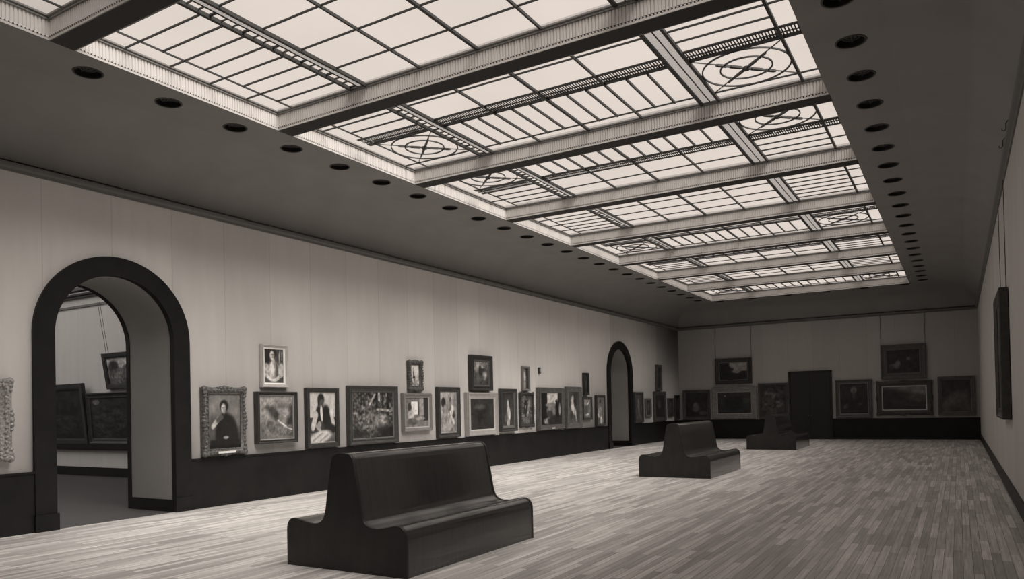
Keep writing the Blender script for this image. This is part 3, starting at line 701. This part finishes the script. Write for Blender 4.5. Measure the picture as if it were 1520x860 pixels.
picture('l', 19.23, 19.65, 2.09, 2.82, 'plain', .06, 92, (95, 105, [('r', .55, 0, 1, 1, 42), ('e', .35, .6, .2, .25, 150, -15), ('e', .3, .2, .3, .18, 115), ('e', .7, .3, .15, .3, 55)], .3, 6),
        'small narrow picture in a grey frame hung high, left of the small wall gadget', t=.07, group=GL)
picture('l', 19.05, 19.85, 1.02, 2.04, 'ornate', .075, 40, (60, 60, [('n', .5, .5, .5, .5, 25, 120), ('e', .45, .72, .12, .12, 30), ('e', .42, .5, .16, .18, 40), ('e', .42, .6, .05, .06, 110), ('l', .6, .3, .8, .8, .05, 110), ('e', .5, .15, .3, .1, 80)], .4, 9),
        'small dark mottled picture of a standing figure, directly below the small narrow grey-framed picture', t=.07, group=GL)
# small wall gadget
root = empty('wall_thermostat', (WL, 20.345, 2.63), math.pi / 2); tag(root, 'small dark box-shaped thermostat on bare wall above the paintings', 'thermostat')
q = MB(); q.box(-.055, .055, -.05, 0, 0, .19); q.build('housing', mat('dark_metal_box', 40, .5), root)
q = MB(); q.box(-.03, .03, -.062, -.05, .04, .16); q.build('cover_plate', mat('grey_metal_box', 110, .5), root)
picture('l', 20.11, 21.82, .875, 2.20, 'step', .165, 72, (50, 60, [('r', 0, 0, .28, 1, 24), ('r', .3, .62, .8, 1, 165), ('e', .5, .62, .3, .07, 105), ('e', .55, .45, .28, .14, 95), ('r', .82, 0, 1, 1, 36), ('e', .78, .45, .1, .3, 24), ('e', .73, .74, .05, .05, 30), ('e', .9, .48, .04, .2, 130), ('n', .35, .12, .25, .1, 50, 190), ('e', .6, .12, .3, .15, 34), ('e', .4, .35, .14, .1, 50)], .3, 9),
        'large scene of dark figure before a bright doorway, wide frame left of far arch', t=.13, plate=.2, group=GL)
picture('l', 21.99, 23.14, .865, 2.25, 'step', .17, 78, (70, 60, [('r', .45, .55, .75, 1, 45), ('e', .35, .76, .14, .1, 150, 40), ('e', .35, .55, .14, .16, 160, -10), ('e', .5, .4, .2, .12, 150, -30), ('l', .35, .45, .3, .15, .05, 150), ('l', .6, .4, .72, .1, .05, 145), ('e', .25, .25, .15, .15, 50), ('e', .8, .3, .12, .3, 60)], .3, 8),
        'tall picture of a pale seated nude, touching the right side of the doorway scene', t=.13, group=GL)
picture('l', 23.46, 23.85, 1.99, 2.75, 'plain', .09, 30, (38, 46, [('e', .5, .45, .2, .25, 60)], .3, 5),
        'small narrow near-black picture hung high, closest upper picture to the far arch', t=.08, group=GL)
picture('l', 23.36, 24.09, 1.12, 1.92, 'plain', .08, 46, (90, 120, [('e', .4, .4, .35, .25, 70, 25), ('l', .3, .15, .75, .2, .03, 165), ('l', .5, .7, .85, .85, .03, 160), ('e', .7, .5, .15, .2, 80)], .4, 7),
        'small light landscape of a hillside in dark frame, below the small near-black picture', t=.07, group=GL)
picture('l', 24.45, 25.2, .875, 1.99, 'plain', .07, 45, (80, 85, [('e', .5, .78, .12, .14, 40), ('e', .47, .7, .06, .08, 120), ('e', .45, .4, .3, .25, 110), ('e', .6, .15, .15, .14, 165), ('l', .2, .35, .5, .15, .05, 150), ('e', .35, .15, .15, .1, 70)], .35, 8),
        'tall portrait of a figure with a light skirt, immediately left of the far arch', t=.08, group=GL)

# ---- left wall beyond the far arch
KD = K * .9
picture('l', 28.15, 29.07, .885, 2.12, 'plain', .09, 44, (55, 55, [('e', .5, .5, .12, .35, 75), ('e', .5, .7, .06, .06, 95)], .4, 7), 'tall dim picture of a standing figure, immediately right of the far arch', t=.08, group=GF)
picture('l', 29.37, 30.05, 1.09, 1.87, 'plain', .10, 70, (42, 50, [('e', .5, .5, .3, .3, 60)], .4, 5), 'small dim picture beyond far arch, between two taller dark ones', t=.06, group=GF)
picture('l', 30.37, 31.82, .885, 2.16, 'step', .17, 52, (34, 40, [('e', .4, .6, .2, .2, 55)], .3, 5), 'wide dark picture beyond far arch, directly under a tall narrow one', t=.10, group=GF)
picture('l', 30.72, 31.33, 2.19, 3.31, 'plain', .13, 55, (36, 36, [('e', .5, .5, .2, .3, 46)], .3, 5), 'tall narrow dark picture hung high between the far arch and the corner', t=.09, group=GF)
picture('l', 32.17, 32.87, 1.04, 1.88, 'plain', .08, 50, (50, 50, [('n', .5, .5, .4, .4, 40, 80)], .4, 6), 'small dim picture near the room corner, right of the wide dark one', t=.06, group=GF)
picture('l', 33.12, 33.72, .885, 2.01, 'scoop', .09, 40, (36, 40, [('e', .5, .5, .2, .3, 50)], .3, 5), 'narrow dark picture on the left wall, last before the room corner', t=.08, group=GF)

# ---- rear wall
KB = K * 1.5
picture('b', -10.86, -9.62, .885, 2.22, 'scoop', .13, 44, (30, 32, [('e', .45, .42, .12, .16, 72, 0, .4), ('e', .48, .3, .2, .1, 62, 0, .5), ('e', .5, .5, .05, .08, 58), ('e', .8, .15, .2, .08, 55)], .3, 6),
        'dim picture of a pale seated figure, first on the rear wall from the left corner', t=.10, group=GB, kk=KB)
picture('b', -9.35, -7.75, 2.44, 3.59, 'scoop', .17, 30, (26, 30, [('r', .36, .55, 1, 1, 96), ('e', .75, .5, .3, .12, 92), ('e', .3, .65, .14, .2, 28, 30), ('e', .45, .62, .07, .08, 34), ('e', .9, .4, .2, .12, 30)], .25, 7),
        'dark landscape with a light patch of sky, upper picture at left of the rear wall', t=.12, liner=(.025, 72), group=GB, kk=KB, cords=(.49, -.49))
picture('b', -9.52, -7.56, .885, 2.32, 'step', .22, 76, (32, 34, [('e', .5, .5, .3, .3, 28), ('e', .85, .6, .1, .12, 48), ('e', .22, .84, .02, .025, 110)], .3, 6),
        'wide dark picture in a grey stepped frame, below the landscape with light sky', t=.12, liner=(.03, 98), group=GB, kk=KB)
picture('b', -7.50, -6.27, .885, 2.42, 'plain', .10, 33, (38, 34, [('n', .5, .55, .4, .35, 30, 70), ('e', .5, .65, .06, .08, 62)], .5, 8),
        'dim mottled picture in black frame, immediately left of the dark rear door', t=.08, group=GB, kk=KB)
picture('b', -4.37, -3.00, .885, 2.45, 'scoop', .14, 46, (30, 34, [('e', .5, .77, .1, .11, 82, 0, .3), ('e', .5, .79, .06, .06, 55), ('e', .5, .55, .05, .16, 66), ('e', .22, .25, .1, .07, 66, 40), ('e', .7, .32, .1, .05, 66), ('e', .5, .3, .3, .3, 30, 0, .6)], .25, 6),
        'dark portrait with a pale face and tie, first picture right of the dark rear door', t=.11, liner=(.03, 80), group=GB, kk=KB)
picture('b', -2.84, -.87, .97, 2.33, 'ornate', .19, 40, (34, 52, [('e', .75, .95, .55, .28, 82, -12, .3), ('e', .2, .6, .5, .25, 36, 0, .4), ('e', .8, .5, .3, .15, 50, -15)], .25, 6),
        'wide hilly landscape in dark ornate frame with bright inner edge, rear wall right', t=.12, liner=(.04, 120), group=GB, kk=KB)
picture('b', -2.66, -1.06, 2.42, 3.80, 'scoop', .20, 46, (34, 32, [('e', .3, .32, .09, .12, 66, 0, .4), ('e', .35, .45, .07, .1, 60), ('e', .66, .62, .06, .08, 58), ('e', .15, .3, .08, .1, 52)], .35, 7),
        'dark picture of two figures hung by cords above the wide ornate landscape', t=.13, liner=(.03, 60), group=GB, kk=KB, cords=(.49, -.49))
picture('b', -.69, .55, .94, 2.45, 'plain', .12, 46, (50, 36, [('e', .4, .35, .5, .2, 62, 20, .5)], .3, 5),
        'picture at the far right end of the rear wall, beside the right corner', t=.09, liner=(.02, 74), group=GB, kk=KB)

# ---- right wall, seen edge on
picture('r', 13.9, 15.9, 1.25, 3.30, 'scoop', .16, 40, (50, 60, [('e', .5, .5, .3, .3, 40)], .3, 6),
        'large dark-framed picture hung by two cords on the right wall, seen edge on', t=.11, cords=(.42, -.42))
for y in (12.34, 11.56):
    root = empty('picture_hook', (WR - .075, y, ZR + .03)); tag(root, 'thin wire picture hook on the right picture rail, %s the camera' % ('farther from' if y > 12 else 'nearer'), 'hook', 'hooks on the right picture rail')
    q = MB(); q.tube([(.04, 0, .05), (0, 0, .05), (-.02, 0, .02), (-.02, 0, -.05), (-.035, 0, -.075), (-.06, 0, -.07), (-.065, 0, -.04)], .006, 6); q.build('hook_wire', mat('dark_cord', 45), root)

# ---- adjoining gallery
GO = 'paintings in the adjoining gallery seen through the near arch'
picture('o', -23.4, -20.12, .865, 2.52, 'plain', .16, 34, (30, 34, [('e', .55, .5, .05, .3, 26), ('e', .7, .5, .05, .3, 26), ('e', .85, .45, .05, .3, 26), ('n', .5, .3, .5, .2, 25, 50)], .3, 8),
        'large dark picture of arches through the near archway, leaning left of the other one', t=.10, tilt=6, group=GO)
picture('o', -20.06, -17.2, .865, 2.24, 'scoop', .15, 36, (34, 34, [('e', .1, .9, .06, .06, 70), ('n', .3, .4, .3, .4, 24, 50)], .4, 8),
        'large dark picture through the near archway, beneath the small hanging picture', t=.10, tilt=4, group=GO)
picture('o', -19.25, -17.9, 2.32, 3.27, 'plain', .14, 36, (60, 120, [('r', 0, .6, 1, 1, 140), ('e', .25, .65, .2, .25, 45), ('n', .5, .25, .5, .35, 50, 110), ('e', .8, .6, .2, .12, 70)], .4, 7),
        'small landscape hung by cords and tilting forward, seen through the near archway', t=.08, tilt=9, cords=(-.40, -.33), group=GO)
